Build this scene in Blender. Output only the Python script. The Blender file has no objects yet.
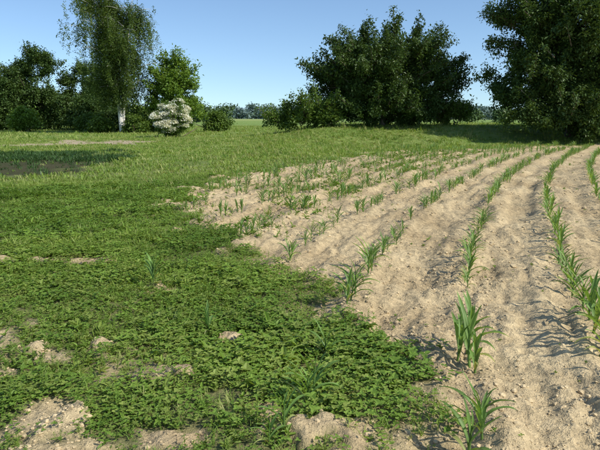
import bpy, math, numpy as np
from mathutils import Vector
rng = np.random.default_rng(7)
R = math.radians

# ---------------------------------------------------------------- noise
def _h(ix, iy, s):
    n = (ix*374761393 + iy*668265263 + s*144269537) & 0xffffffff
    n = ((n ^ (n >> 13))*1274126177) & 0xffffffff
    n = n ^ (n >> 16)
    return n/4294967296.0
def vnoise(x, y, s=0):
    x = np.asarray(x, float); y = np.asarray(y, float)
    ix = np.floor(x).astype(np.int64); iy = np.floor(y).astype(np.int64)
    fx = x-ix; fy = y-iy
    fx = fx*fx*fx*(fx*(fx*6-15)+10); fy = fy*fy*fy*(fy*(fy*6-15)+10)
    a = _h(ix, iy, s); b = _h(ix+1, iy, s); c = _h(ix, iy+1, s); d = _h(ix+1, iy+1, s)
    return (a*(1-fx)+b*fx)*(1-fy)+(c*(1-fx)+d*fx)*fy-0.5
def fbm(x, y, o=4, s=0):
    t = 0; a = 1.0
    for i in range(o):
        t = t+a*vnoise(x*2**i+i*13.7, y*2**i-i*7.3, s+i); a *= 0.5
    return t
def sstep(a, b, x):
    t = np.clip((x-a)/(b-a), 0, 1); return t*t*(3-2*t)

# ---------------------------------------------------------------- layout
ROW_Y = np.array([-6, 0, 2.49, 2.82, 3.7, 4.69, 6.09, 7.85, 10.75, 15.6, 22.4, 30, 40])
ROW_X = np.array([-2.2, -0.85, -.105, 0.01, .24, .48, .88, 1.5, 2.6, 4.8, 8.4, 12.8, 19.0])
_yy = np.linspace(-6, 40, 600)
_xx = np.interp(_yy, ROW_Y, ROW_X)
_k = np.ones(11)/11
_xs = np.convolve(np.pad(_xx, 5, mode='edge'), _k, 'valid')
def rowx(y): return np.interp(y, _yy, _xs)
def rsp(y): return np.interp(y, [2.4, 3.5, 6.2, 8], [.90, .87, .96, .97])
def rowk(x, y): return (x-rowx(y))/rsp(y)

FIELD = np.array([(-2.13, 9.1), (-2.5, 12.3), (-.6, 17.8), (4.5, 26.3), (13.2, 32), (20, 32), (45, 31), (60, -10),
                  (.2, -10), (.2, 0), (.46, 2.45), (.72, 3.05), (.54, 3.75), (.28, 4.25), (-.05, 5.15), (-.45, 6.0), (-.85, 7.4), (-1.47, 8.4)])
BARE = np.array([(-2.35, 4.05), (-1.75, 3.35), (-1.3, 2.7), (-1.0, 2.2), (-.9, 1), (-5, 1), (-5, 4.2)])
PAINTED_SHADE = np.array([(-14.0, 25.5), (-8.6, 26.0), (-6.6, 21.5), (-6.4, 18), (-7.4, 15.6), (-30, 13), (-40, 25)])  # shaded plot at far left; its shade is painted as darker colour
PATH = np.array([(-16, 33.5), (-9.3, 33), (-8.6, 37), (-11, 39), (-16, 39.5)])
def sdist(P, x, y):
    """signed distance, positive outside"""
    x = np.asarray(x, float); y = np.asarray(y, float)
    d = np.full(x.shape, 1e9); ins = np.zeros(x.shape, bool)
    n = len(P)
    for i in range(n):
        ax, ay = P[i]; bx, by = P[(i+1) % n]
        ex, ey = bx-ax, by-ay
        t = np.clip(((x-ax)*ex+(y-ay)*ey)/(ex*ex+ey*ey), 0, 1)
        d = np.minimum(d, np.hypot(x-ax-t*ex, y-ay-t*ey))
        if ay != by:
            c = ((ay > y) != (by > y)) & (x < (bx-ax)*(y-ay)/(by-ay)+ax)
            ins ^= c
    return np.where(ins, -d, d)
SPOTS = [(-2.2, 6.0, .5, .2), (-3.15, 5.95, .25, .14), (-1.2, 4.95, .14, .09), (-.7, 3.2, .13, .10), (-.17, 2.8, .11, .2),
         (-.62, 2.55, .16, .10), (.07, 2.62, .2, .10), (.25, 2.5, .2, .14), (-1.7, 7.6, .2, .12), (-.45, 3.75, .12, .07), (-1.3, 3.7, .14, .08)]
def cover(x, y):
    s = sdist(FIELD, x, y)
    r = np.hypot(x, y)
    n = fbm(x*1.6, y*1.6, 4, 3)*0.75
    c = sstep(-.25, .28, s+n*np.clip(r*.1+.25, .3, 1.6)+fbm(x*7, y*7, 2, 4)*.15)
    b = sdist(BARE, x, y)+fbm(x*2.5, y*2.5, 3, 9)*.7
    c = c*sstep(-.2, .15, b)
    for (cx, cy, rx, ry) in SPOTS:
        q = np.hypot((x-cx)/rx, (y-cy)/ry)+fbm(x*6, y*6, 3, 5)*1.1
        c = c*sstep(.5, 1.3, q)
    m = fbm(x*2.2+40, y*2.2, 4, 21)
    c = c*(1-.6*sstep(.34, .6, m)*sstep(12, 6, r))
    return c
def shadem(x, y): return sstep(.6, -.6, sdist(PAINTED_SHADE, x, y)+fbm(x*.6, y*.9, 3, 31)*2.2)  # mask for the painted shade
def pathm(x, y):
    a = sstep(.5, -.5, sdist(PATH, x, y)+fbm(x*.5, y*1.2, 3, 33)*3)
    b = sstep(.55, .2, np.abs(y-(29.2+.05*(x+10)))+fbm(x*.7, y, 3, 35)*.8)*sstep(-17, -13, x)*sstep(-7.5, -9, x)
    return np.maximum(a, b*.7)

def height(x, y, fine=True):
    x = np.asarray(x, float); y = np.asarray(y, float)
    r = np.hypot(x, y)
    h = .12*fbm(x/7, y/7, 3, 40)*sstep(3, 12, r)*sstep(400, 100, r)
    h = h+1.0*sstep(31.5, 37.5, y-fbm(x/5, y/5, 2, 42)*2)*sstep(-3.5, 3, x)*sstep(75, 48, y)
    h = h+.30*sstep(26, 32, y)*sstep(46, 38, y)*sstep(-8, -2, x)*(1-sstep(-3, 3, x))
    h = h+3.0*fbm(x/240, y/240, 3, 50)*sstep(150, 600, r)
    if fine:
        c = cover(x, y); f = 1-c
        k = rowk(x, y)
        near = sstep(60, 15, r)
        rid = .5+.5*np.cos(2*np.pi*k)
        h = h+near*f*(.034*rid+.085*fbm(k*4.2, y*.9, 4, 60)+.044*fbm(x*3.3, y*3.3, 4, 64)+.045*np.abs(fbm(x*9, y*9, 3, 68)))
        h = h+near*c*(.035*fbm(x*3, y*3, 4, 70)+.012*fbm(x*17, y*17, 2, 72))
        h = h+sstep(9, 4, r)*f*.013*fbm(x*28, y*28, 3, 75)
    return h

# ---------------------------------------------------------------- mesh helper
class MB:
    def __init__(s): s.v = []; s.q = []; s.c = []; s.m = []; s.n = 0
    def add(s, v, q, c, m=0):
        v = np.asarray(v, np.float32).reshape(-1, 3); q = np.asarray(q, np.int64).reshape(-1, 4)
        c = np.asarray(c, np.float32).reshape(-1, 3)
        s.v.append(v); s.q.append(q+s.n); s.c.append(c); s.m.append(np.full(len(q), m, np.int32)); s.n += len(v)
    def inst(s, T, pos, sc, rz, tilt=None, taz=None, tint=None, m=0):
        V, Q, C = T; N = len(pos)
        if N == 0: return
        cz, sz = np.cos(rz), np.sin(rz); z0 = np.zeros(N); o = np.ones(N)
        M = np.stack([np.stack([cz, -sz, z0], 1), np.stack([sz, cz, z0], 1), np.stack([z0, z0, o], 1)], 1)
        if tilt is not None:
            ct, st = np.cos(tilt), np.sin(tilt)
            T1 = np.stack([np.stack([o, z0, z0], 1), np.stack([z0, ct, -st], 1), np.stack([z0, st, ct], 1)], 1)
            ca, sa = np.cos(taz), np.sin(taz)
            Za = np.stack([np.stack([ca, -sa, z0], 1), np.stack([sa, ca, z0], 1), np.stack([z0, z0, o], 1)], 1)
            M = Za @ T1 @ M
        sc = np.asarray(sc, float)
        P = (M @ V.T[None]).transpose(0, 2, 1)*sc[:, None, None]+pos[:, None, :]
        Qs = Q[None]+(np.arange(N)*len(V))[:, None, None]
        Cs = np.repeat(C[None], N, 0).copy()
        if tint is not None: Cs[:, :, 0] = np.clip(Cs[:, :, 0]*.35+tint[:, None]*.65, 0, 1)
        s.add(P.reshape(-1, 3), Qs.reshape(-1, 4), Cs.reshape(-1, 3), m)
    def build(s, name, mats, smooth=True, loc=(0, 0, 0)):
        v = np.concatenate(s.v)-np.array(loc, np.float32); q = np.concatenate(s.q).astype(np.int32); c = np.concatenate(s.c); mi = np.concatenate(s.m)
        me = bpy.data.meshes.new(name)
        me.vertices.add(len(v)); me.vertices.foreach_set('co', v.ravel())
        me.loops.add(q.size); me.loops.foreach_set('vertex_index', q.ravel())
        me.polygons.add(len(q)); me.polygons.foreach_set('loop_start', np.arange(0, q.size, 4, dtype=np.int32))
        try: me.polygons.foreach_set('loop_total', np.full(len(q), 4, np.int32))
        except Exception: pass
        me.polygons.foreach_set('material_index', mi)
        me.polygons.foreach_set('use_smooth', np.full(len(q), smooth))
        me.update(calc_edges=True)
        a = me.color_attributes.new('tint', 'FLOAT_COLOR', 'POINT')
        a.data.foreach_set('color', np.concatenate([c, np.ones((len(c), 1), np.float32)], 1).astype(np.float32).ravel())
        for m in mats: me.materials.append(m)
        ob = bpy.data.objects.new(name, me); ob.location = loc
        bpy.context.scene.collection.objects.link(ob)
        print(name, len(q))
        return ob
def merge(Ts):
    V = []; Q = []; C = []; n = 0
    for v, q, c in Ts: V.append(v); Q.append(q+n); C.append(c); n += len(v)
    return np.concatenate(V), np.concatenate(Q), np.concatenate(C)
def col3(n, tint):
    C = np.zeros((n, 3)); C[:, 0] = tint; return C
def rotm(az, el):
    """matrix taking +x to direction with azimuth az, elevation el"""
    ca, sa, ce, se = math.cos(az), math.sin(az), math.cos(el), math.sin(el)
    return np.array([[ca*ce, -sa, -ca*se], [sa*ce, ca, -sa*se], [se, 0, ce]])
def leaf(L, W, fold=.25, droop=.15, tint=.5):
    V = np.array([[0, 0, 0], [L*.3, W*.5, W*fold], [L*.72, W*.38, W*fold-L*droop*.4], [L, 0, -L*droop], [L*.72, -W*.38, W*fold-L*droop*.4], [L*.3, -W*.5, W*fold]], float)
    Q = np.array([[0, 3, 2, 1], [0, 5, 4, 3]])
    return V, Q, col3(6, tint)
def leaf1(L, W, tint=.5):
    V = np.array([[0, 0, 0], [L*.45, W*.5, W*.12], [L, 0, -L*.12], [L*.45, -W*.5, W*.12]], float)
    return V, np.array([[0, 3, 2, 1]]), col3(4, tint)
def blade(L, W, az, el0, el1, seg=3, keel=0, tint=.5, base=(0, 0, 0), wave=0):
    s = np.linspace(0, 1, seg+1); el = el0+(el1-el0)*s**1.3
    p = np.zeros((seg+1, 2))
    for i in range(seg):
        e = (el[i]+el[i+1])/2; p[i+1] = p[i]+np.array([math.cos(e), math.sin(e)])*L/seg
    if keel:
        w = W*(.35+.65*np.sin(np.clip(s*1.6+.1, 0, 1.57)))*(1-s**2.6)**.9+.0006
    else: w = W*(1-s**1.8)+W*.06
    ca, sa = math.cos(az), math.sin(az)
    V = []
    for i in range(seg+1):
        c = np.array([p[i, 0]*ca, p[i, 0]*sa, p[i, 1]])+np.array(base)
        sd = np.array([-sa, ca, 0]); up = np.array([-math.sin(el[i])*ca, -math.sin(el[i])*sa, math.cos(el[i])])
        if keel:
            wv = wave*math.sin(s[i]*14+az*3)*W
            V += [c+sd*w[i]*.5+up*(w[i]*keel+wv), c, c-sd*w[i]*.5+up*(w[i]*keel-wv)]
        else: V += [c+sd*w[i]*.5, c-sd*w[i]*.5]
    Q = []
    if keel:
        for i in range(seg):
            a = i*3; Q += [[a, a+3, a+4, a+1], [a+1, a+4, a+5, a+2]]
    else:
        for i in range(seg):
            a = i*2; Q += [[a, a+2, a+3, a+1]]
    V = np.array(V); C = col3(len(V), tint)
    C[:, 1] = np.repeat(s, len(V)//(seg+1))
    return V, np.array(Q), C
def tube(pts, rad, sides=6, tint=.5):
    pts = np.asarray(pts, float); n = len(pts)
    V = []
    for i in range(n):
        d = pts[min(i+1, n-1)]-pts[max(i-1, 0)]; d /= np.linalg.norm(d)+1e-9
        a = np.cross(d, [0.31, .9, .1] if abs(d[2]) > .8 else [0, 0, 1]); a /= np.linalg.norm(a); b = np.cross(d, a)
        for k in range(sides):
            t = 2*math.pi*k/sides; V.append(pts[i]+(a*math.cos(t)+b*math.sin(t))*rad[i])
    Q = [[i*sides+k, i*sides+(k+1) % sides, (i+1)*sides+(k+1) % sides, (i+1)*sides+k] for i in range(n-1) for k in range(sides)]
    return np.array(V), np.array(Q), col3(len(V), tint)

# ---------------------------------------------------------------- materials
def nt(name):
    m = bpy.data.materials.new(name); m.use_nodes = True; t = m.node_tree; t.nodes.clear()
    return m, t, t.nodes, t.links
def leafmat(name, ca, cb, cc=None, tr=.3, rough=.5, spec=.3, nscale=None):
    m, t, N, L = nt(name)
    at = N.new('ShaderNodeAttribute'); at.attribute_name = 'tint'
    sp = N.new('ShaderNodeSeparateColor'); L.new(at.outputs['Color'], sp.inputs[0])
    mx = N.new('ShaderNodeMix'); mx.data_type = 'RGBA'; mx.inputs['A'].default_value = (*ca, 1); mx.inputs['B'].default_value = (*cb, 1)
    L.new(sp.outputs[0], mx.inputs['Factor']); col = mx.outputs['Result']
    if cc:
        m2 = N.new('ShaderNodeMix'); m2.data_type = 'RGBA'; m2.inputs['B'].default_value = (*cc, 1)
        L.new(col, m2.inputs['A']); L.new(sp.outputs[2], m2.inputs['Factor']); col = m2.outputs['Result']
    if nscale:
        ge = N.new('ShaderNodeNewGeometry')
        no = N.new('ShaderNodeTexNoise'); no.inputs['Scale'].default_value = nscale; no.inputs['Detail'].default_value = 1
        L.new(ge.outputs['Position'], no.inputs['Vector'])
        mr = N.new('ShaderNodeMapRange'); mr.inputs['From Min'].default_value = .3; mr.inputs['From Max'].default_value = .7
        mr.inputs['To Min'].default_value = .75; mr.inputs['To Max'].default_value = 1.22; L.new(no.outputs[0], mr.inputs['Value'])
        m3 = N.new('ShaderNodeVectorMath'); m3.operation = 'SCALE'; L.new(col, m3.inputs[0]); L.new(mr.outputs[0], m3.inputs['Scale']); col = m3.outputs[0]
    b = N.new('ShaderNodeBsdfPrincipled'); b.inputs['Roughness'].default_value = rough; b.inputs['Specular IOR Level'].default_value = spec
    L.new(col, b.inputs['Base Color'])
    tn = N.new('ShaderNodeBsdfTranslucent')
    m4 = N.new('ShaderNodeVectorMath'); m4.operation = 'MULTIPLY'; m4.inputs[1].default_value = (1.6, 1.45, .5); L.new(col, m4.inputs[0]); L.new(m4.outputs[0], tn.inputs['Color'])
    ms = N.new('ShaderNodeMixShader'); ms.inputs[0].default_value = tr; L.new(b.outputs[0], ms.inputs[1]); L.new(tn.outputs[0], ms.inputs[2])
    o = N.new('ShaderNodeOutputMaterial'); L.new(ms.outputs[0], o.inputs[0])
    return m
def barkmat(name, ca, cb, scale=(3, 3, 1), rough=.9, thr=(.45, .6)):
    m, t, N, L = nt(name)
    tc = N.new('ShaderNodeTexCoord'); mp = N.new('ShaderNodeMapping'); mp.inputs['Scale'].default_value = scale; L.new(tc.outputs['Object'], mp.inputs[0])
    no = N.new('ShaderNodeTexNoise'); no.inputs['Scale'].default_value = 2; no.inputs['Detail'].default_value = 6; L.new(mp.outputs[0], no.inputs['Vector'])
    mr = N.new('ShaderNodeMapRange'); mr.inputs['From Min'].default_value = thr[0]; mr.inputs['From Max'].default_value = thr[1]; L.new(no.outputs[0], mr.inputs['Value'])
    mx = N.new('ShaderNodeMix'); mx.data_type = 'RGBA'; mx.inputs['A'].default_value = (*ca, 1); mx.inputs['B'].default_value = (*cb, 1); L.new(mr.outputs[0], mx.inputs['Factor'])
    b = N.new('ShaderNodeBsdfPrincipled'); b.inputs['Roughness'].default_value = rough; L.new(mx.outputs['Result'], b.inputs['Base Color'])
    bu = N.new('ShaderNodeBump'); bu.inputs['Strength'].default_value = .5; bu.inputs['Distance'].default_value = .03; L.new(no.outputs[0], bu.inputs['Height']); L.new(bu.outputs[0], b.inputs['Normal'])
    o = N.new('ShaderNodeOutputMaterial'); L.new(b.outputs[0], o.inputs[0]); return m

def soil_nodes(N, L, vec):
    n1 = N.new('ShaderNodeTexNoise'); n1.inputs['Scale'].default_value = .9; n1.inputs['Detail'].default_value = 4; L.new(vec, n1.inputs['Vector'])
    n2 = N.new('ShaderNodeTexNoise'); n2.inputs['Scale'].default_value = 14; n2.inputs['Detail'].default_value = 5; n2.inputs['Roughness'].default_value = .65; L.new(vec, n2.inputs['Vector'])
    n3 = N.new('ShaderNodeTexNoise'); n3.inputs['Scale'].default_value = 160; n3.inputs['Detail'].default_value = 2; L.new(vec, n3.inputs['Vector'])
    r = N.new('ShaderNodeValToRGB'); L.new(n1.outputs[0], r.inputs[0])
    r.color_ramp.elements[0].position = .32; r.color_ramp.elements[0].color = (.42, .315, .175, 1)
    r.color_ramp.elements[1].position = .68; r.color_ramp.elements[1].color = (.61, .48, .280, 1)
    a = N.new('ShaderNodeMapRange'); a.inputs['From Min'].default_value = .3; a.inputs['From Max'].default_value = .7; a.inputs['To Min'].default_value = .64; a.inputs['To Max'].default_value = 1.24; L.new(n2.outputs[0], a.inputs['Value'])
    b = N.new('ShaderNodeMapRange'); b.inputs['From Min'].default_value = .3; b.inputs['From Max'].default_value = .7; b.inputs['To Min'].default_value = .8; b.inputs['To Max'].default_value = 1.17; L.new(n3.outputs[0], b.inputs['Value'])
    mu = N.new('ShaderNodeMath'); mu.operation = 'MULTIPLY'; L.new(a.outputs[0], mu.inputs[0]); L.new(b.outputs[0], mu.inputs[1])
    s = N.new('ShaderNodeVectorMath'); s.operation = 'SCALE'; L.new(r.outputs[0], s.inputs[0]); L.new(mu.outputs[0], s.inputs['Scale'])
    return s.outputs[0], n2, n3
def mixc(N, L, f, A, B):
    m = N.new('ShaderNodeMix'); m.data_type = 'RGBA'
    for k, x in (('A', A), ('B', B)):
        if isinstance(x, tuple): m.inputs[k].default_value = (*x, 1)
        else: L.new(x, m.inputs[k])
    if isinstance(f, float): m.inputs['Factor'].default_value = f
    else: L.new(f, m.inputs['Factor'])
    return m.outputs['Result']
def groundmat():
    m, t, N, L = nt('ground_soil_and_turf')
    ge = N.new('ShaderNodeNewGeometry'); P = ge.outputs['Position']
    soil, n2, n3 = soil_nodes(N, L, P)
    at = N.new('ShaderNodeAttribute'); at.attribute_name = 'tint'; sp = N.new('ShaderNodeSeparateColor'); L.new(at.outputs['Color'], sp.inputs[0])
    g1 = N.new('ShaderNodeTexNoise'); g1.inputs['Scale'].default_value = .35; g1.inputs['Detail'].default_value = 5; g1.inputs['Roughness'].default_value = .65; L.new(P, g1.inputs['Vector'])
    gr = N.new('ShaderNodeValToRGB'); L.new(g1.outputs[0], gr.inputs[0])
    e = gr.color_ramp.elements; e[0].position = .32; e[0].color = (.11, .185, .035, 1); e[1].position = .68; e[1].color = (.25, .30, .085, 1)
    ln = N.new('ShaderNodeVectorMath'); ln.operation = 'LENGTH'; L.new(P, ln.inputs[0])
    fr = N.new('ShaderNodeMapRange'); fr.inputs['From Min'].default_value = 6; fr.inputs['From Max'].default_value = 26; L.new(ln.outputs['Value'], fr.inputs['Value'])
    under = mixc(N, L, n2.outputs[0], (.08, .12, .03), (.26, .22, .11))
    turf = mixc(N, L, fr.outputs[0], under, gr.outputs[0])
    vo = N.new('ShaderNodeTexVoronoi'); vo.inputs['Scale'].default_value = .006; L.new(P, vo.inputs['Vector'])
    vs = N.new('ShaderNodeSeparateColor'); L.new(vo.outputs['Color'], vs.inputs[0])
    far = mixc(N, L, vs.outputs[0], (.14, .24, .05), (.28, .32, .10))
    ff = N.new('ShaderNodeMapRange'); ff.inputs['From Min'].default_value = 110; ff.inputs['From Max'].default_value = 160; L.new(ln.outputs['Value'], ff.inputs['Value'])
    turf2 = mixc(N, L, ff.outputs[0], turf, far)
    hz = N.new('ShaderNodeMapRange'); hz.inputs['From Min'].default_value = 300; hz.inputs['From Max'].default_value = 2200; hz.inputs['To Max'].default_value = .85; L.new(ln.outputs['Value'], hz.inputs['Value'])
    turf3 = mixc(N, L, hz.outputs[0], turf2, (.33, .40, .44))  # distance haze painted into the ground colour
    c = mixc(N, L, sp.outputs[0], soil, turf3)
    dk = mixc(N, L, g1.outputs[0], (.035, .055, .015), (.10, .08, .045))  # painted shade on the far-left plot, darker brown on the bare corner
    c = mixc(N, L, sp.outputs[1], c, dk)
    dry = mixc(N, L, n2.outputs[0], (.36, .29, .18), (.5, .4, .27))
    c = mixc(N, L, sp.outputs[2], c, dry)
    b = N.new('ShaderNodeBsdfPrincipled'); b.inputs['Roughness'].default_value = .95; b.inputs['Specular IOR Level'].default_value = .1; L.new(c, b.inputs['Base Color'])
    u1 = N.new('ShaderNodeBump'); u1.inputs['Strength'].default_value = 1; u1.inputs['Distance'].default_value = .05; L.new(n2.outputs[0], u1.inputs['Height'])
    u2 = N.new('ShaderNodeBump'); u2.inputs['Strength'].default_value = .8; u2.inputs['Distance'].default_value = .005; L.new(n3.outputs[0], u2.inputs['Height']); L.new(u1.outputs[0], u2.inputs['Normal'])
    L.new(u2.outputs[0], b.inputs['Normal'])
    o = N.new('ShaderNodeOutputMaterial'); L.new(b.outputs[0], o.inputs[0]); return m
def clodmat():
    m, t, N, L = nt('soil_clod'); ge = N.new('ShaderNodeNewGeometry'); s, n2, n3 = soil_nodes(N, L, ge.outputs['Position'])
    b = N.new('ShaderNodeBsdfPrincipled'); b.inputs['Roughness'].default_value = .95; L.new(s, b.inputs['Base Color'])
    u = N.new('ShaderNodeBump'); u.inputs['Distance'].default_value = .01; L.new(n2.outputs[0], u.inputs['Height']); L.new(u.outputs[0], b.inputs['Normal'])
    o = N.new('ShaderNodeOutputMaterial'); L.new(b.outputs[0], o.inputs[0]); return m

M_ground = groundmat(); M_clod = clodmat()
M_weed = leafmat('weed_leaf', (.095, .18, .026), (.225, .335, .055), (.34, .30, .11), tr=.3, spec=.2)
M_grass = leafmat('grass_blade', (.12, .21, .032), (.25, .34, .065), (.48, .44, .20), tr=.3, spec=.2)
M_corn = leafmat('corn_leaf', (.11, .21, .05), (.22, .345, .09), (.42, .38, .15), tr=.35, rough=.48, nscale=9)
M_shadegrass = leafmat('dark_grass_leaf', (.03, .07, .014), (.06, .12, .025), tr=.2)  # ordinary grass, darkened to stand in for shade

# ---------------------------------------------------------------- ground
def axis_y():
    a = list(np.arange(-30, 0, 1.5))+list(np.arange(0, 1.8, .12)); y = 1.8
    while y < 60: a.append(y); y += max(.018, .0085*y)
    while y < 4200: a.append(y); y *= 1.06
    return np.array(a)
def axis_x():
    a = []; x = .0125
    while x < 40: a.append(x); x += max(.024, .010*x)
    while x < 4200: a.append(x); x *= 1.07
    a = np.array(a); return np.concatenate([-a[::-1], a])
gx, gy = axis_x(), axis_y()
X, Y = np.meshgrid(gx, gy)
X = X.ravel(); Y = Y.ravel()
Z = height(X, Y)
cv = cover(X, Y)
nx, ny = len(gx), len(gy)
i = np.arange(ny-1)[:, None]*nx+np.arange(nx-1)[None]
Q = np.stack([i, i+1, i+nx+1, i+nx], -1).reshape(-1, 4)
dkv = np.maximum(shadem(X, Y), .38*sstep(.3, -.3, sdist(BARE, X, Y)))  # painted plot shade, plus a darker brown bare corner
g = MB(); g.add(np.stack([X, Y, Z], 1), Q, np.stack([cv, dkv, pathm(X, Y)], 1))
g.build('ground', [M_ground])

# ---------------------------------------------------------------- soil clods
def clod_t():
    V = []; n = 6; m = 4
    for a in range(m+1):
        ph = math.pi*a/m
        for b in range(n):
            th = 2*math.pi*b/n; r = 1+rng.uniform(-.25, .25) if 0 < a < m else 1
            V.append([math.sin(ph)*math.cos(th)*r, math.sin(ph)*math.sin(th)*r, math.cos(ph)*.65*r])
    Q = [[a*n+b, a*n+(b+1) % n, (a+1)*n+(b+1) % n, (a+1)*n+b] for a in range(m) for b in range(n)]
    return np.array(V), np.array(Q), col3(len(V), .5)
def polar(n, r0, r1, ang=40):
    r = np.sqrt(rng.uniform(r0*r0, r1*r1, n)); a = R(ang)*rng.uniform(-1, 1, n)
    return r*np.sin(a), r*np.cos(a)
g = MB()
for k in range(6):
    for (n, r0, r1, s0) in ((3200, 1.8, 6, .0050), (1900, 6, 16, .009), (300, 16, 30, .013)):
        x, y = polar(n*2, r0, r1, 42)
        kk = rowk(x, y); fr = np.abs(kk-np.round(kk))
        keep = (cover(x, y) < .6) & (rng.random(len(x)) < .2+.9*(vnoise(x*1.5, y*1.5, 88)+.2+(.25-fr)))
        x, y = x[keep], y[keep]
        s = s0*np.exp(rng.normal(0, .62, len(x))).clip(.4, 4)
        g.inst(clod_t(), np.stack([x, y, height(x, y)+s*.1], 1), s, rng.uniform(0, 6.3, len(x)))
g.build('soil_clods', [M_clod], smooth=False)

# ---------------------------------------------------------------- low vegetation templates
def t_clover():
    P = []
    for _ in range(rng.integers(7, 11)):
        az = rng.uniform(0, 6.28); rr = rng.uniform(.005, .06); h = rng.uniform(.012, .045)
        c = np.array([math.cos(az)*rr, math.sin(az)*rr, h]); tn = rng.uniform(.1, .95)
        s0 = rng.uniform(0, 6.28); L = rng.uniform(.009, .018)
        for k in range(3):
            v, q, cc = leaf(L, L*.8, .15, .1, tn); v = v @ rotm(s0+k*2.094, rng.uniform(-.1, .6)).T+c; P.append((v, q, cc))
    return merge(P)
def t_broad():
    P = []
    n = rng.integers(6, 10)
    for k in range(n):
        L = rng.uniform(.022, .052); v, q, cc = leaf(L, L*rng.uniform(.3, .5), .22, .3, rng.uniform(.1, 1))
        P.append((v @ rotm(k*2.4+rng.uniform(-.4, .4), rng.uniform(.1, 1.1)).T+np.array([0, 0, rng.uniform(0, .025)]), q, cc))
    return merge(P)
def t_upright():
    P = [tube([[0, 0, 0], [.003, .002, .06], [.0, .004, .12]], [.0022, .0018, .001], 3, .4)]
    n = 13
    for k in range(n):
        z = .015+.105*k/n; L = rng.uniform(.016, .035)*(1-.35*k/n); v, q, cc = leaf(L, L*.4, .2, .25, .3+.5*k/n)
        P.append((v @ rotm(k*2.4+rng.uniform(-.3, .3), rng.uniform(.1, .9)).T+np.array([0, 0, z]), q, cc))
    return merge(P)
def t_grass(n=12, L=.1, W=.0045, spread=.02, seg=3, e=(.8, 1.5), bend=(.2, 1.2)):
    P = []
    for _ in range(n):
        az = rng.uniform(0, 6.28); e0 = rng.uniform(*e); b = rng.uniform(0, spread); a2 = rng.uniform(0, 6.28)
        P.append(blade(L*rng.uniform(.5, 1.1), W*rng.uniform(.7, 1.3), az, e0, e0-rng.uniform(*bend), seg, tint=rng.uniform(.1, .9), base=(b*math.cos(a2), b*math.sin(a2), -.003)))
    return merge(P)

def scatter(mb, temps, n, r0, r1, scale, acc, sunk=.0, ang=38, tiltmax=.25, straw=0.0, m=0):
    x, y = polar(n, r0, r1, ang)
    p = acc(x, y); k = rng.random(n) < p; x, y = x[k], y[k]
    z = height(x, y, True)-sunk; idx = rng.integers(0, len(temps), len(x))
    tn = np.clip(.5+1.0*fbm(x*.9, y*.9, 3, 101)+rng.normal(0, .24, len(x)), 0, 1)
    szn = 1+.6*vnoise(x*1.3, y*1.3, 105)
    for i, T in enumerate(temps):
        s = idx == i; ns = s.sum()
        T = (T[0], T[1], T[2].copy()); T[2][:, 2] = straw*rng.uniform(.6, 1.4) if i % 3 == 0 else 0
        mb.inst(T, np.stack([x[s], y[s], z[s]], 1), scale*szn[s]*np.exp(rng.normal(0, .28, ns)), rng.uniform(0, 6.3, ns),
                rng.uniform(0, tiltmax, ns), rng.uniform(0, 6.3, ns), tn[s], m)

noshade = lambda x, y: (1-.97*shadem(x, y))*(1-.93*pathm(x, y))
g = MB()
acc_c = lambda x, y: cover(x, y)*np.clip(.78+1.8*vnoise(x*2.1, y*2.1, 111), .15, 1)
acc_b = lambda x, y: cover(x, y)*np.clip(.6+2.0*vnoise(x*1.1, y*1.1, 113), .1, 1)
acc_u = lambda x, y: cover(x, y)*np.clip(.45+2.2*vnoise(x*.9, y*.9, 115), .05, 1)
clov = [t_clover() for _ in range(6)]; brd = [t_broad() for _ in range(7)]; upr = [t_upright() for _ in range(5)]
scatter(g, clov, 29000, 1.8, 7.5, 1.0, acc_c, straw=.2)
scatter(g, brd, 15000, 1.8, 7.5, .85, acc_b, straw=.3)
scatter(g, upr, 8000, 1.8, 7.5, .68, acc_u, straw=.15)
scatter(g, clov, 14000, 7.5, 14, 1.6, acc_c)
scatter(g, brd, 8000, 7.5, 14, 1.15, acc_b)
stray = lambda x, y: (1-cover(x, y))*np.clip(.12+1.0*vnoise(x*1.2, y*1.2, 117), .015, .6)*np.where(x < -1, 2.2, .35)
scatter(g, brd, 3600, 1.8, 7, .42, stray); scatter(g, brd, 4000, 7, 22, .8, stray)
fl_w = lambda x, y: (1-cover(x, y))*sstep(-.8, -2.6, rowk(x, y))*np.clip(.45+1.8*vnoise(x*.9, y*.9, 119), .06, 1)
scatter(g, brd, 11000, 7, 27, 1.3, fl_w); scatter(g, upr, 8000, 7, 27, 1.05, fl_w)
g.build('weed_cover', [M_weed], smooth=False)

g = MB()
gs = [t_grass(9, .085, .0045, .02, 3, (.5, 1.4), (.3, 1.3)) for _ in range(6)]
acc_g = lambda x, y: cover(x, y)*np.clip(.6+1.8*vnoise(x*.8, y*.8, 121), .12, 1)*noshade(x, y)
scatter(g, gs, 15000, 1.8, 7.5, .78, acc_g, straw=.35)
gm = [t_grass(9, .09, .008, .05, 2) for _ in range(6)]
scatter(g, gm, 30000, 7.0, 16, .95, lambda x, y: cover(x, y)*noshade(x, y)*.95, straw=.3)
scatter(g, gm, 8000, 8, 27, 1.0, lambda x, y: fl_w(x, y)*.8, straw=.2)
gf = [t_grass(8, .11, .017, .11, 2) for _ in range(6)]
scatter(g, gf, 46000, 15.5, 46, 1.0, lambda x, y: cover(x, y)*noshade(x, y), straw=.45, ang=34)
gff = [t_grass(9, .2, .05, .3, 1) for _ in range(4)]
scatter(g, gff, 20000, 45, 110, .9, lambda x, y: noshade(x, y), straw=.4, ang=34)
g.build('grass', [M_grass], smooth=False)

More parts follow.
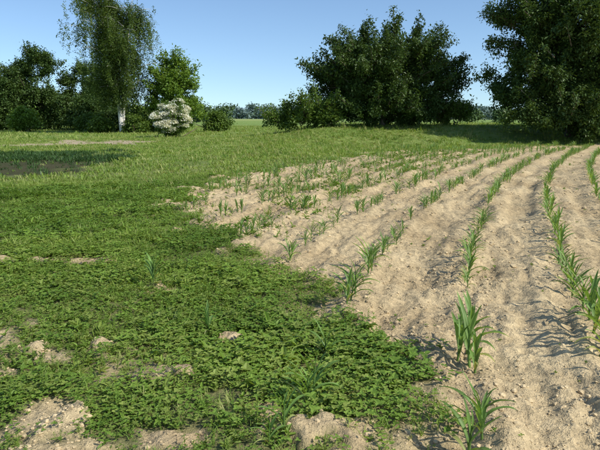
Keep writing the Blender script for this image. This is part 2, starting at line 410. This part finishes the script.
# verge grass behind the field
def verge(x, y):
    s = sdist(FIELD, x, y)
    a = sstep(.2, 1.2, s)*sstep(14, 6, s)*(y > 20)*(x > -3)*sstep(16, 27, y)
    b = sstep(33, 35, y)*sstep(46, 41, y)*sstep(-9, -6, x)*(x < 4)
    e = sstep(.1, .5, s)*sstep(2.4, 1.0, s)*(y > 12)*.35*(x < 10)
    return np.maximum(np.maximum(a, b), e)*np.clip(.5+1.8*vnoise(x*.7, y*.7, 131), .05, 1)
g = MB()
tall = [t_grass(13, .24, .015, .10, 3, (.8, 1.5), (.2, 1.3)) for _ in range(6)]
scatter(g, tall, 32000, 13, 56, .8, verge, straw=.75, ang=34)
g.build('tall_grass', [M_grass], smooth=False)

# low grass on the shaded plot, its shade painted into the leaf colour
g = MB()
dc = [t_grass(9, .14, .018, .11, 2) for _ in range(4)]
def dacc(x, y): return shadem(x, y)*np.clip(.15+sstep(19.0, 22.5, y+fbm(x*.4, y*.6, 3, 141)*5), 0, 1)
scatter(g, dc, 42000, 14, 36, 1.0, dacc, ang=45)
g.build('dark_grass', [M_shadegrass], smooth=False)

# ---------------------------------------------------------------- corn
def t_corn(h=.42, nl=7, fine=True):
    P = [tube([[0, 0, -.02], [.002, 0, h*.25], [0, .003, h*.5]], [.010, .008, .004], 6, .75)]
    az0 = rng.uniform(0, 6.28)
    for k in range(nl):
        f = k/(nl-1); z = h*(.03+.40*f)
        az = az0+math.pi*(k % 2)+rng.uniform(-.5, .5)
        L = h*(.36+.40*math.sin(math.pi*min(f*.85+.18, 1)))*rng.uniform(.85, 1.15)
        W = .038*(h/.42)*(.6+.5*math.sin(math.pi*min(f+.2, 1)))
        e0 = 1.0+.42*f+rng.uniform(-.1, .1); e1 = e0-rng.uniform(.5, 2.0)*(1-.6*f)
        P.append(blade(L, W, az, e0, e1, 9 if fine else 5, .32, rng.uniform(.15, .9), (0, 0, z), .07))
        if k == 0: P[-1][2][:, 2] = .5
    return merge(P)
cf = [t_corn(rng.uniform(.38, .46), int(rng.integers(7, 10))) for _ in range(8)]
cl = [t_corn(rng.uniform(.36, .44), int(rng.integers(7, 9)), False) for _ in range(6)]
near = {0: [2.47, 2.55, 2.9, 3.0, 3.5, 4.38, 4.45, 4.55, 5.15, 5.3, 5.5, 5.65, 5.75, 5.95, 6.15, 6.4], 1: [2.38, 2.46, 2.54, 3.22, 3.32, 3.40, 3.52, 5.0, 5.1, 5.25, 5.35, 5.6, 5.75, 6.0, 6.2, 6.4],
        2: [2.7, 3.1, 3.42, 3.5, 3.62, 3.75, 3.9, 4.0, 4.15, 4.3, 4.7, 4.8, 5.1, 5.2, 5.4, 5.6, 5.9, 6.2, 6.4], -1: [3.9, 5.9, 5.98], -2: [5.0]}
for j in range(-9, 14):
    ys = [y for y in near.get(j, [])]
    yy = 6.6 if j in near else (2.0 if j > 2 else 6.6)
    while yy < 33:
        ys.append(yy); yy += rng.uniform(.10, .24)
        if rng.random() < .06: yy += rng.uniform(.3, .9)
    ys = np.array(ys)
    x = rowx(ys)+j*rsp(ys)+rng.normal(0, .024, len(ys))
    s = sdist(FIELD, x, ys)
    keep = (s < -.1) | (ys < 6.5) if j in near else (s < -.15)
    if j in (-1, -2): keep = (s < .0) | (ys < 6.5)
    if j <= -4: keep &= rng.random(len(ys)) < .8
    x, ys = x[keep], ys[keep]
    if len(x) < 3: continue
    sc = np.where(ys < 4.2, .98 if j == 1 else .85, .74)*np.clip(rng.normal(1, .17, len(x)), .6, 1.3)
    sc *= (.97+.5*vnoise(x*.5, ys*.5, 151))
    if j <= 0: sc = np.where(ys < 4.2, sc*.8, sc)
    mb = MB(); p = np.stack([x, ys, height(x, ys)], 1)
    idx = rng.integers(0, 8, len(x))
    for i in range(8):
        for nearflag, TT in ((True, cf[i]), (False, cl[i % 6])):
            q = (idx == i) & ((ys < 9) == nearflag); ns = q.sum()
            mb.inst(TT, p[q], sc[q], rng.uniform(0, 6.3, ns), rng.uniform(0, .18, ns), rng.uniform(0, 6.3, ns), np.clip(rng.normal(.5, .25, ns), 0, 1))
    mb.build('corn_row', [M_corn])

# ---------------------------------------------------------------- trees
M_bark = barkmat('bark', (.10, .075, .05), (.20, .16, .11))
M_birchbark = barkmat('birch_bark', (.60, .58, .52), (.07, .06, .05), (1.2, 1.2, 3.5), thr=(.57, .66))
def sprig(n=6, L=.13, W=.065, spread=.16):
    P = []
    for k in range(n):
        v, q, c = leaf1(L*rng.uniform(.7, 1.2), W, rng.uniform(.05, .95))
        c3 = rng.normal(0, spread*.55, 3)
        P.append((v @ rotm(rng.uniform(0, 6.28), rng.uniform(-.9, .7)).T @ rotm(rng.uniform(0, 6.28), rng.uniform(-.5, .5))+c3, q, c))
    return merge(P)
def bez(a, b, c, n=6):
    t = np.linspace(0, 1, n)[:, None]; return (1-t)**2*a+2*t*(1-t)*b+t*t*c
def tree(name, base, trunk_h, trunk_r, lobes, mats, nclump=70, cr=(.6, 1.1), per=80, sp=None, spikes=0, spike_len=1.2,
         lean=(0, 0), flowers=None, flow_n=0, nlimb=26, flat=.75, nstem=1, extra=()):
    mb = MB(); bx, by = base; bz = float(height(np.array([bx]), np.array([by]))[0]); B = np.array([bx, by, bz-.15])
    sp = sp or [sprig() for _ in range(5)]
    fork = B+np.array([lean[0]*.5, lean[1]*.5, trunk_h])
    for k in range(nstem):
        off = np.array([rng.normal(0, .25), rng.normal(0, .25), 0]) if nstem > 1 else np.zeros(3)
        n = 9; t = np.linspace(0, 1, n)
        top = fork+(np.array([rng.normal(0, 1.1), rng.normal(0, 1.0), 0]) if nstem > 1 else 0)
        pts = bez(B+off, (B+off+top)/2+np.array([rng.normal(0, .12), rng.normal(0, .12), 0]), top, n)
        rad = trunk_r/(nstem**.4)*(1.0-.45*t+.35*np.exp(-t*9)); mb.add(*tube(pts, rad, 10), 0)
    w = np.array([l[1][0]*l[1][1]*l[1][2] for l in lobes])**.75; w /= w.sum()
    C = []; D = []
    for k in range(nclump):
        l = lobes[rng.choice(len(lobes), p=w)]
        d = rng.normal(0, 1, 3); d /= np.linalg.norm(d); rr = rng.uniform(.2, 1.0)**.6*rng.uniform(.82, 1.1)
        c = np.array(l[0])+d*np.array(l[1])*rr*.9
        if c[2] < .35: c[2] = .35+rng.uniform(0, .6)
        C.append(c+np.array([bx, by, bz])); D.append(d)
    C = np.array(C); D = np.array(D)
    for c in C[:nlimb]:
        hfrac = rng.uniform(.55, 1.0); a = B+(fork-B)*hfrac
        midp = a*.5+c*.5+np.array([0, 0, .12*np.linalg.norm(c-a)])+rng.normal(0, .25, 3)
        pts = bez(a, midp, c, 6); r0 = trunk_r*rng.uniform(.15, .36)
        mb.add(*tube(pts, r0*np.linspace(1, .15, 6), 5), 0)
    pos = []; tn = []
    for c, d in zip(C, D):
        r = rng.uniform(*cr); n = int(per*(r/np.mean(cr))**2*rng.uniform(.7, 1.25)); ct = np.clip(rng.normal(.5, .28), 0, 1)
        nt_ = max(6, n//7); td = rng.normal(0, 1, (nt_, 3))+d*.55+np.array([0, 0, .35]); td /= np.linalg.norm(td, axis=1)[:, None]
        ln = r*rng.uniform(.55, 1.25, nt_)
        for k in range(nt_):
            u = rng.uniform(.05, 1, n//nt_)**.75
            q = c+td[k]*ln[k]*u[:, None]*np.array([1, 1, flat])+rng.normal(0, .07*r, (len(u), 3)); q[:, 2] -= .12*ln[k]*u*u
            q[:, 2] = np.maximum(q[:, 2], bz+.05)
            pos.append(q); tn.append(np.clip(ct+rng.normal(0, .12, len(u)), 0, 1))
    def shoot(a, dd, Ls, wd=.10):
        dd = np.array(dd, float); dd /= np.linalg.norm(dd); e = a+dd*Ls
        mb.add(*tube([a-dd*.5, (a+e)/2, e], [.035, .022, .008], 3), 0)
        u = np.linspace(0, 1, int(Ls*14)); q = a+dd*Ls*u[:, None]+rng.normal(0, wd, (len(u), 3))*(1.25-u*.9)[:, None]
        pos.append(q); tn.append(np.full(len(u), rng.uniform(.3, .8)))
    for k in range(spikes):
        l = lobes[rng.choice(len(lobes), p=w)]; d = rng.normal(0, 1, 3); d[2] = abs(d[2])*.9+.1; d /= np.linalg.norm(d)
        a = np.array(l[0])+d*np.array(l[1])*.8+np.array([bx, by, bz])
        shoot(a, d*np.array([1, 1, .8])+np.array([0, 0, .35]), spike_len*rng.uniform(.6, 1.3))
    for (p0, dd, Ls) in extra:
        p0 = np.array(p0, float)+np.array([bx, by, bz])
        for k in range(7):
            shoot(p0+rng.normal(0, .22, 3), np.array(dd)+rng.normal(0, .14, 3), Ls*rng.uniform(.5, 1.1), .15)
    pos = np.concatenate(pos); tn = np.concatenate(tn)
    idx = rng.integers(0, len(sp), len(pos))
    for i, T in enumerate(sp):
        s = idx == i; ns = s.sum()
        mb.inst(T, pos[s], rng.uniform(.7, 1.3, ns), rng.uniform(0, 6.3, ns), rng.uniform(0, .7, ns), rng.uniform(0, 6.3, ns), tn[s], 1)
    if flowers is not None:
        k = rng.integers(0, len(C), flow_n); d = D[k]+rng.normal(0, .7, (flow_n, 3)); d[:, 2] = np.abs(d[:, 2])*.8; d /= np.linalg.norm(d, axis=1)[:, None]
        p = C[k]+d*np.mean(cr)*rng.uniform(.8, 1.25, flow_n)[:, None]*np.array([1, 1, flat])
        mb.inst(flowers, p, rng.uniform(.6, 1.4, flow_n), rng.uniform(0, 6.3, flow_n), rng.uniform(0, .6, flow_n), rng.uniform(0, 6.3, flow_n), rng.uniform(.2, 1, flow_n), 2)
    return mb.build(name, mats, loc=(bx, by, bz), smooth=False)

L_cherry = leafmat('cherry_leaf', (.034, .072, .016), (.088, .14, .030), tr=.2, rough=.45)
L_dark = leafmat('dark_leaf', (.038, .080, .017), (.095, .15, .032), tr=.2)
L_light = leafmat('light_leaf', (.10, .18, .025), (.19, .29, .045), tr=.35)
L_birch = leafmat('birch_leaf', (.065, .11, .024), (.14, .20, .048), tr=.28)
L_bush = leafmat('bush_leaf', (.075, .135, .022), (.15, .225, .045), tr=.3)
M_flower = leafmat('white_blossom', (.66, .66, .56), (.88, .88, .82), tr=.15)

sp_m = [sprig(8, .19, .095, .22) for _ in range(6)]
sp_f = [sprig(8, .26, .15, .32) for _ in range(6)]
# centre tree: wide, many ascending pointed branch ends
tree('cherry_tree', (5.3, 38.5), 1.4, .22,
     [((-.2, 0, 3.0), (4.0, 3.2, 1.9)), ((-1.2, 0, 4.2), (2.0, 2.0, 1.1)), ((1.7, 0, 4.4), (1.9, 2.0, 1.0)), ((-2.8, .0, 2.8), (1.4, 1.6, 1.0)), ((3.2, 0, 2.7), (1.8, 2, 1.1)), ((0, -.5, 1.0), (3.9, 2.6, 1.2)), ((-.3, -.8, 2.5), (3.3, 1.8, 1.6)), ((1.2, -1.4, .9), (2.6, 1.4, .8))],
     [M_bark, L_cherry], nclump=190, cr=(.5, .82), per=74, sp=sp_m, spikes=210, spike_len=1.4,
     extra=[((-2.2, 0, 4.3), (-.7, 0, .8), 1.7), ((-.9, 0, 5.0), (-.25, 0, 1), 1.7), ((.5, 0, 4.9), (.2, 0, 1), 1.9), ((2.6, 0, 4.6), (.85, 0, .9), 2.1),
            ((3.6, 0, 3.6), (1, 0, .5), 1.8), ((4.2, 0, 2.3), (1, 0, .2), 1.5), ((-3.4, 0, 3.4), (-1, 0, .4), 1.6), ((-3.2, 0, 2.2), (-1, 0, .05), 1.6), ((1.8, 0, 5.0), (.35, 0, 1), 1.6), ((3.8, 0, 3.0), (1, 0, .3), 1.8)])
tree('hazel_bush', (.1, 37.0), .7, .06, [((0, 0, .8), (1.9, 1.4, .8)), ((1.4, 0, 1.2), (1.3, 1.2, 1.0)), ((-1.2, 0, .5), (1.2, 1, .5))],
     [M_bark, L_bush], nclump=36, cr=(.35, .6), per=50, sp=sp_m, spikes=30, spike_len=.9, nstem=4)
tree('elder_bush', (9.8, 39.0), .8, .06, [((0, 0, .9), (1.5, 1.2, .7))],
     [M_bark, L_bush], nclump=18, cr=(.35, .6), per=50, sp=sp_m, spikes=16, spike_len=.6, nstem=3)
# right tree
tree('walnut_tree', (16.0, 35.0), 1.6, .28,
     [((0, 0, 6.0), (4.3, 3.8, 3.6)), ((-2.6, -.4, 3.0), (3.0, 2.4, 2.4)), ((2.6, 0, 3.6), (3.4, 3, 3.0)), ((-3.0, 0, 6.4), (2.0, 1.8, 1.3)), ((.6, -1.4, 1.5), (5.0, 2.4, 1.6)), ((.3, -1.6, 4.2), (4.4, 2.2, 2.6)), ((0, 0, 8.4), (2.9, 2.6, 2.0)), ((-1.0, -2.2, .9), (3.8, 1.2, .8))],
     [M_bark, L_dark], nclump=370, cr=(.55, 1.05), per=70, sp=sp_m, spikes=150, spike_len=1.2, nlimb=18,
     extra=[((-4.2, 0, 6.6), (-1, 0, .35), 1.6), ((-4.0, 0, 5.2), (-1, 0, .1), 1.3), ((-3.6, 0, 7.6), (-.8, 0, .6), 1.3)])
tree('walnut_tree', (26.5, 36.0), 2.0, .28, [((0, 0, 5.0), (4.6, 3.8, 3.4)), ((-1.5, 0, 2.6), (4.0, 3, 2))],
     [M_bark, L_dark], nclump=110, cr=(.8, 1.3), per=60, sp=sp_f)
# birch (weeping)
def birch(base, H):
    mb = MB(); bx, by = base; bz = float(height(np.array([bx]), np.array([by]))[0]); B = np.array([bx, by, bz-.1])
    n = 14; t = np.linspace(0, 1, n); tp = B+np.stack([-1.8*t**.8+.25*np.sin(t*5), .3*np.sin(t*4), H*t*.95], 1)
    mb.add(*tube(tp, .21*(1-t)**.8+.02+.08*np.exp(-t*14), 10), 0)
    tp2 = B+np.array([.05, .1, 0])+np.stack([.5*t+1.1*t*t, .2*np.sin(t*3), H*t*.82], 1)
    mb.add(*tube(tp2, .12*(1-t)**.8+.015, 8), 0)
    pos = []; tn = []
    for k in range(160):
        hf = rng.uniform(.24, .98)**.85; P0 = tp if rng.random() < .62 else tp2
        i0 = hf*.9*(n-1); a = np.array([np.interp(i0, np.arange(n), P0[:, j]) for j in range(3)])
        az = rng.uniform(0, 6.28); prof = math.sin(math.pi*min(1, (1-hf)*1.05+.10))**.6
        out = (4.2*prof+.4)*rng.uniform(.25, 1.05)
        c = a+np.array([math.cos(az)*out, math.sin(az)*out, out*.42*rng.uniform(.4, 1.3)])
        mid = (a+c)/2+np.array([0, 0, .28*out]); pts = bez(a, mid, c, 8)
        mb.add(*tube(pts, .045*np.linspace(1, .15, 8)*(1.3-hf*.6), 4), 0)
        ct = np.clip(rng.normal(.5, .26), 0, 1)
        for m in range(int(rng.integers(8, 13))):
            u = rng.uniform(.2, 1); i = u*7; s0 = np.array([np.interp(i, np.arange(8), pts[:, j]) for j in range(3)])+rng.normal(0, .25, 3)
            Ls = rng.uniform(.8, 3.2)*(.55+.6*u)*(1.15-.45*hf)
            Ls = min(Ls, s0[2]-bz-2.2)
            if Ls < .3: continue
            v = np.linspace(0, 1, int(Ls*7)+2); drift = np.array([math.cos(az), math.sin(az), 0])*.28
            q = s0+np.stack([drift[0]*v+.1*np.sin(v*4+m), drift[1]*v+.1*np.cos(v*3+m), -Ls*v], 1)+rng.normal(0, .08, (len(v), 3))
            pos.append(q); tn.append(np.clip(ct+rng.normal(0, .1, len(v)), 0, 1))
    pos = np.concatenate(pos); tn = np.concatenate(tn)
    sp = [sprig(5, .18, .095, .15) for _ in range(5)]; idx = rng.integers(0, 5, len(pos))
    for i, T in enumerate(sp):
        s = idx == i; ns = s.sum()
        mb.inst(T, pos[s], rng.uniform(.7, 1.3, ns), rng.uniform(0, 6.3, ns), rng.uniform(0, .7, ns), rng.uniform(0, 6.3, ns), tn[s], 1)
    return mb.build('birch_tree', [M_birchbark, L_birch], loc=(bx, by, bz), smooth=False)
birch((-18.0, 60), 16.3)
tree('maple_tree', (-13.0, 61), 1.6, .16, [((0, 0, 3.6), (2.9, 2.4, 2.2)), ((.1, 0, 5.4), (1.9, 1.7, 2.0)), ((0, 0, 2.0), (3.0, 2.2, 1.5))],
     [M_bark, L_light], nclump=85, cr=(.45, .8), per=42, sp=sp_f, spikes=80, spike_len=1.1)
fl = merge([(lambda T: (T[0] @ rotm(rng.uniform(0, 6.28), rng.uniform(-.3, .6)).T+np.append(rng.normal(0, .05, 2), rng.normal(0, .02)), T[1], T[2]))(leaf1(.09, .08, rng.uniform(.3, 1))) for _ in range(7)])
tree('white_flowering_bush', (-10.2, 47), .8, .07, [((0, 0, 1.5), (1.5, 1.3, 1.25)), ((-.2, 0, .8), (1.7, 1.3, .8)), ((.1, 0, 2.3), (.8, .8, .6)), ((0, -.6, 1.2), (1.4, .9, 1.0))],
     [M_bark, L_bush, M_flower], nclump=72, cr=(.35, .55), per=40, sp=sp_m, spikes=12, spike_len=.5, nstem=4, flowers=fl, flow_n=6500, nlimb=12)
# left group
for (b, s) in (((-33.5, 76), 1.15), ((-38.5, 80), 1.0), ((-28.5, 80), 1.0), ((-45, 76), 1.1), ((-52, 82), 1.1), ((-41, 74), .9), ((-36.5, 73), .7)):
    tree('oak_tree', b, 1.8*s, .26*s, [((0, 0, 5.4*s), (3.6*s, 3*s, 3.0*s)), ((-1.6*s, 0, 3.0*s), (3.2*s, 2.6*s, 2.4*s)), ((1.4*s, 0, 2.8*s), (3.2*s, 2.6*s, 2.4*s)), ((.3*s, 0, 7.6*s), (2*s, 1.8*s, 1.4*s)), ((0, -1*s, 1.4*s), (3.4*s, 2*s, 1.2*s))],
         [M_bark, L_dark], nclump=120, cr=(.8, 1.3), per=42, sp=sp_f, spikes=40, spike_len=1.0, nlimb=10)
tree('willow_bush', (-31.5, 67), .8, .08, [((0, 0, 1.3), (1.6, 1.4, 1.3)), ((.9, 0, .9), (1.2, 1, .9))], [M_bark, L_light], nclump=26, cr=(.5, .8), per=40, sp=sp_f, nstem=3)
for (b, s) in (((-24.5, 70), 1.1), ((-21.2, 68), .8), ((-17.5, 66), .75), ((-14.6, 64), .6), ((-27.0, 74), 1.4), ((-9.0, 64), .5), ((-16.4, 59.5), .45), ((-20.6, 61), .4), ((-23, 66), .6)):
    tree('hedge_bush', b, 1.0, .09, [((0, 0, 1.9*s), (2.3*s, 1.8*s, 1.9*s)), ((-.8*s, 0, 1.0*s), (2.3*s, 1.6*s, 1.2*s))], [M_bark, L_bush if s < .8 else L_dark], nclump=int(34*s+8), cr=(.5, .85), per=42, sp=sp_f, nstem=3, nlimb=8)

# ---------------------------------------------------------------- distant tree lines
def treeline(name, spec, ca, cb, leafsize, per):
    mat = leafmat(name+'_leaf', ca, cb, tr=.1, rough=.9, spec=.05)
    mb = MB(); sps = [sprig(6, leafsize, leafsize*.7, leafsize*1.1) for _ in range(4)]; pos = []; tn = []
    for (x, y, w, h) in spec:
        z0 = float(height(np.array([x]), np.array([y]), False)[0]); ct = rng.uniform(.1, .9)
        mb.add(*tube([[x, y, z0-1], [x, y, z0+h*.5]], [.03*h, .015*h], 5), 0)
        for b in range(6):
            c = np.array([x+rng.uniform(-.35, .35)*w, y+rng.uniform(-.3, .3)*w, z0+h*rng.uniform(.3, .8)])
            d = rng.normal(0, 1, (per, 3)); d /= np.linalg.norm(d, axis=1)[:, None]
            q = c+d*np.array([w*.3, w*.3, h*.25])*rng.uniform(.5, 1.1, per)[:, None]; q[:, 2] = np.maximum(q[:, 2], z0+.1); pos.append(q); tn.append(np.full(per, ct))
        q = np.stack([x+rng.uniform(-.55, .55, per)*w, y+rng.uniform(-.4, .4, per)*w, z0+rng.uniform(0, .4, per)*h], 1); pos.append(q); tn.append(np.full(per, ct))
    pos = np.concatenate(pos); tn = np.concatenate(tn); idx = rng.integers(0, 4, len(pos))
    for i, T in enumerate(sps):
        s = idx == i; ns = s.sum()
        mb.inst(T, pos[s], rng.uniform(.7, 1.3, ns), rng.uniform(0, 6.3, ns), rng.uniform(0, .7, ns), rng.uniform(0, 6.3, ns), tn[s], 0)
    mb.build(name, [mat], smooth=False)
sp1 = [(x, 210+rng.uniform(-12, 12), rng.uniform(5, 9), rng.uniform(2.5, 6.5)*(1.0 if x > -45 else 1.2)) for x in np.arange(-130, 170, 4.5) if rng.random() < .6 and not (-16 < x < -8)]
treeline('hedgerow_trees', sp1, (.075, .125, .05), (.13, .19, .08), .9, 22)
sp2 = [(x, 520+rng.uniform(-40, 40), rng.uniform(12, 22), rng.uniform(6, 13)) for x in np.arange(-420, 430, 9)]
treeline('distant_tree_line', sp2, (.14, .20, .19), (.18, .245, .22), 2.4, 20)  # leaf colours greyed towards blue as painted haze
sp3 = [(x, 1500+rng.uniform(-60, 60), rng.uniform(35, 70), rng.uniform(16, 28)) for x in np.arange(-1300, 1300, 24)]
treeline('far_woodland', sp3, (.28, .36, .44), (.31, .39, .46), 6, 22)  # stronger painted haze in these leaf colours

# ---------------------------------------------------------------- light, sky
az, el = R(120), R(42)
sd = Vector((math.sin(az)*math.cos(el), math.cos(az)*math.cos(el), math.sin(el)))
sl = bpy.data.lights.new('sun', 'SUN'); sl.energy = 5.0; sl.angle = R(.5); sl.color = (1, .955, .86)
so = bpy.data.objects.new('sun', sl); so.rotation_euler = sd.to_track_quat('Z', 'Y').to_euler(); bpy.context.scene.collection.objects.link(so)
w = bpy.data.worlds.new('World'); bpy.context.scene.world = w; w.use_nodes = True
t = w.node_tree; t.nodes.clear(); N = t.nodes; L = t.links
tc = N.new('ShaderNodeTexCoord'); sx = N.new('ShaderNodeSeparateXYZ'); L.new(tc.outputs['Generated'], sx.inputs[0])
ma = N.new('ShaderNodeMath'); ma.operation = 'MULTIPLY_ADD'; ma.inputs[1].default_value = 1.2; ma.inputs[2].default_value = .055; L.new(sx.outputs[2], ma.inputs[0])
cb = N.new('ShaderNodeCombineXYZ'); L.new(sx.outputs[0], cb.inputs[0]); L.new(sx.outputs[1], cb.inputs[1]); L.new(ma.outputs[0], cb.inputs[2])
vn = N.new('ShaderNodeVectorMath'); vn.operation = 'NORMALIZE'; L.new(cb.outputs[0], vn.inputs[0])
sk = N.new('ShaderNodeTexSky'); sk.sky_type = 'NISHITA'; sk.sun_disc = False; sk.sun_elevation = el; sk.sun_rotation = az
sk.air_density = 1.0; sk.dust_density = .7; sk.ozone_density = 1.4; sk.altitude = 100; L.new(vn.outputs[0], sk.inputs[0])
gm_ = N.new('ShaderNodeVectorMath'); gm_.operation = 'MULTIPLY'; gm_.inputs[1].default_value = (1.02, 1.14, 1.22); L.new(sk.outputs[0], gm_.inputs[0])
bg = N.new('ShaderNodeBackground'); bg.inputs[1].default_value = .145; L.new(gm_.outputs[0], bg.inputs[0])
o = N.new('ShaderNodeOutputWorld'); L.new(bg.outputs[0], o.inputs[0])

# ---------------------------------------------------------------- camera
cd = bpy.data.cameras.new('camera'); cd.lens = 35; cd.sensor_width = 36; cd.clip_start = .05; cd.clip_end = 9000
co = bpy.data.objects.new('camera', cd); co.location = (0, 0, 1.5); co.rotation_euler = (R(90-10.4), 0, 0)
bpy.context.scene.collection.objects.link(co); bpy.context.scene.camera = co
sc = bpy.context.scene
sc.view_settings.view_transform = 'Standard'; sc.view_settings.look = 'None'; sc.view_settings.exposure = 0
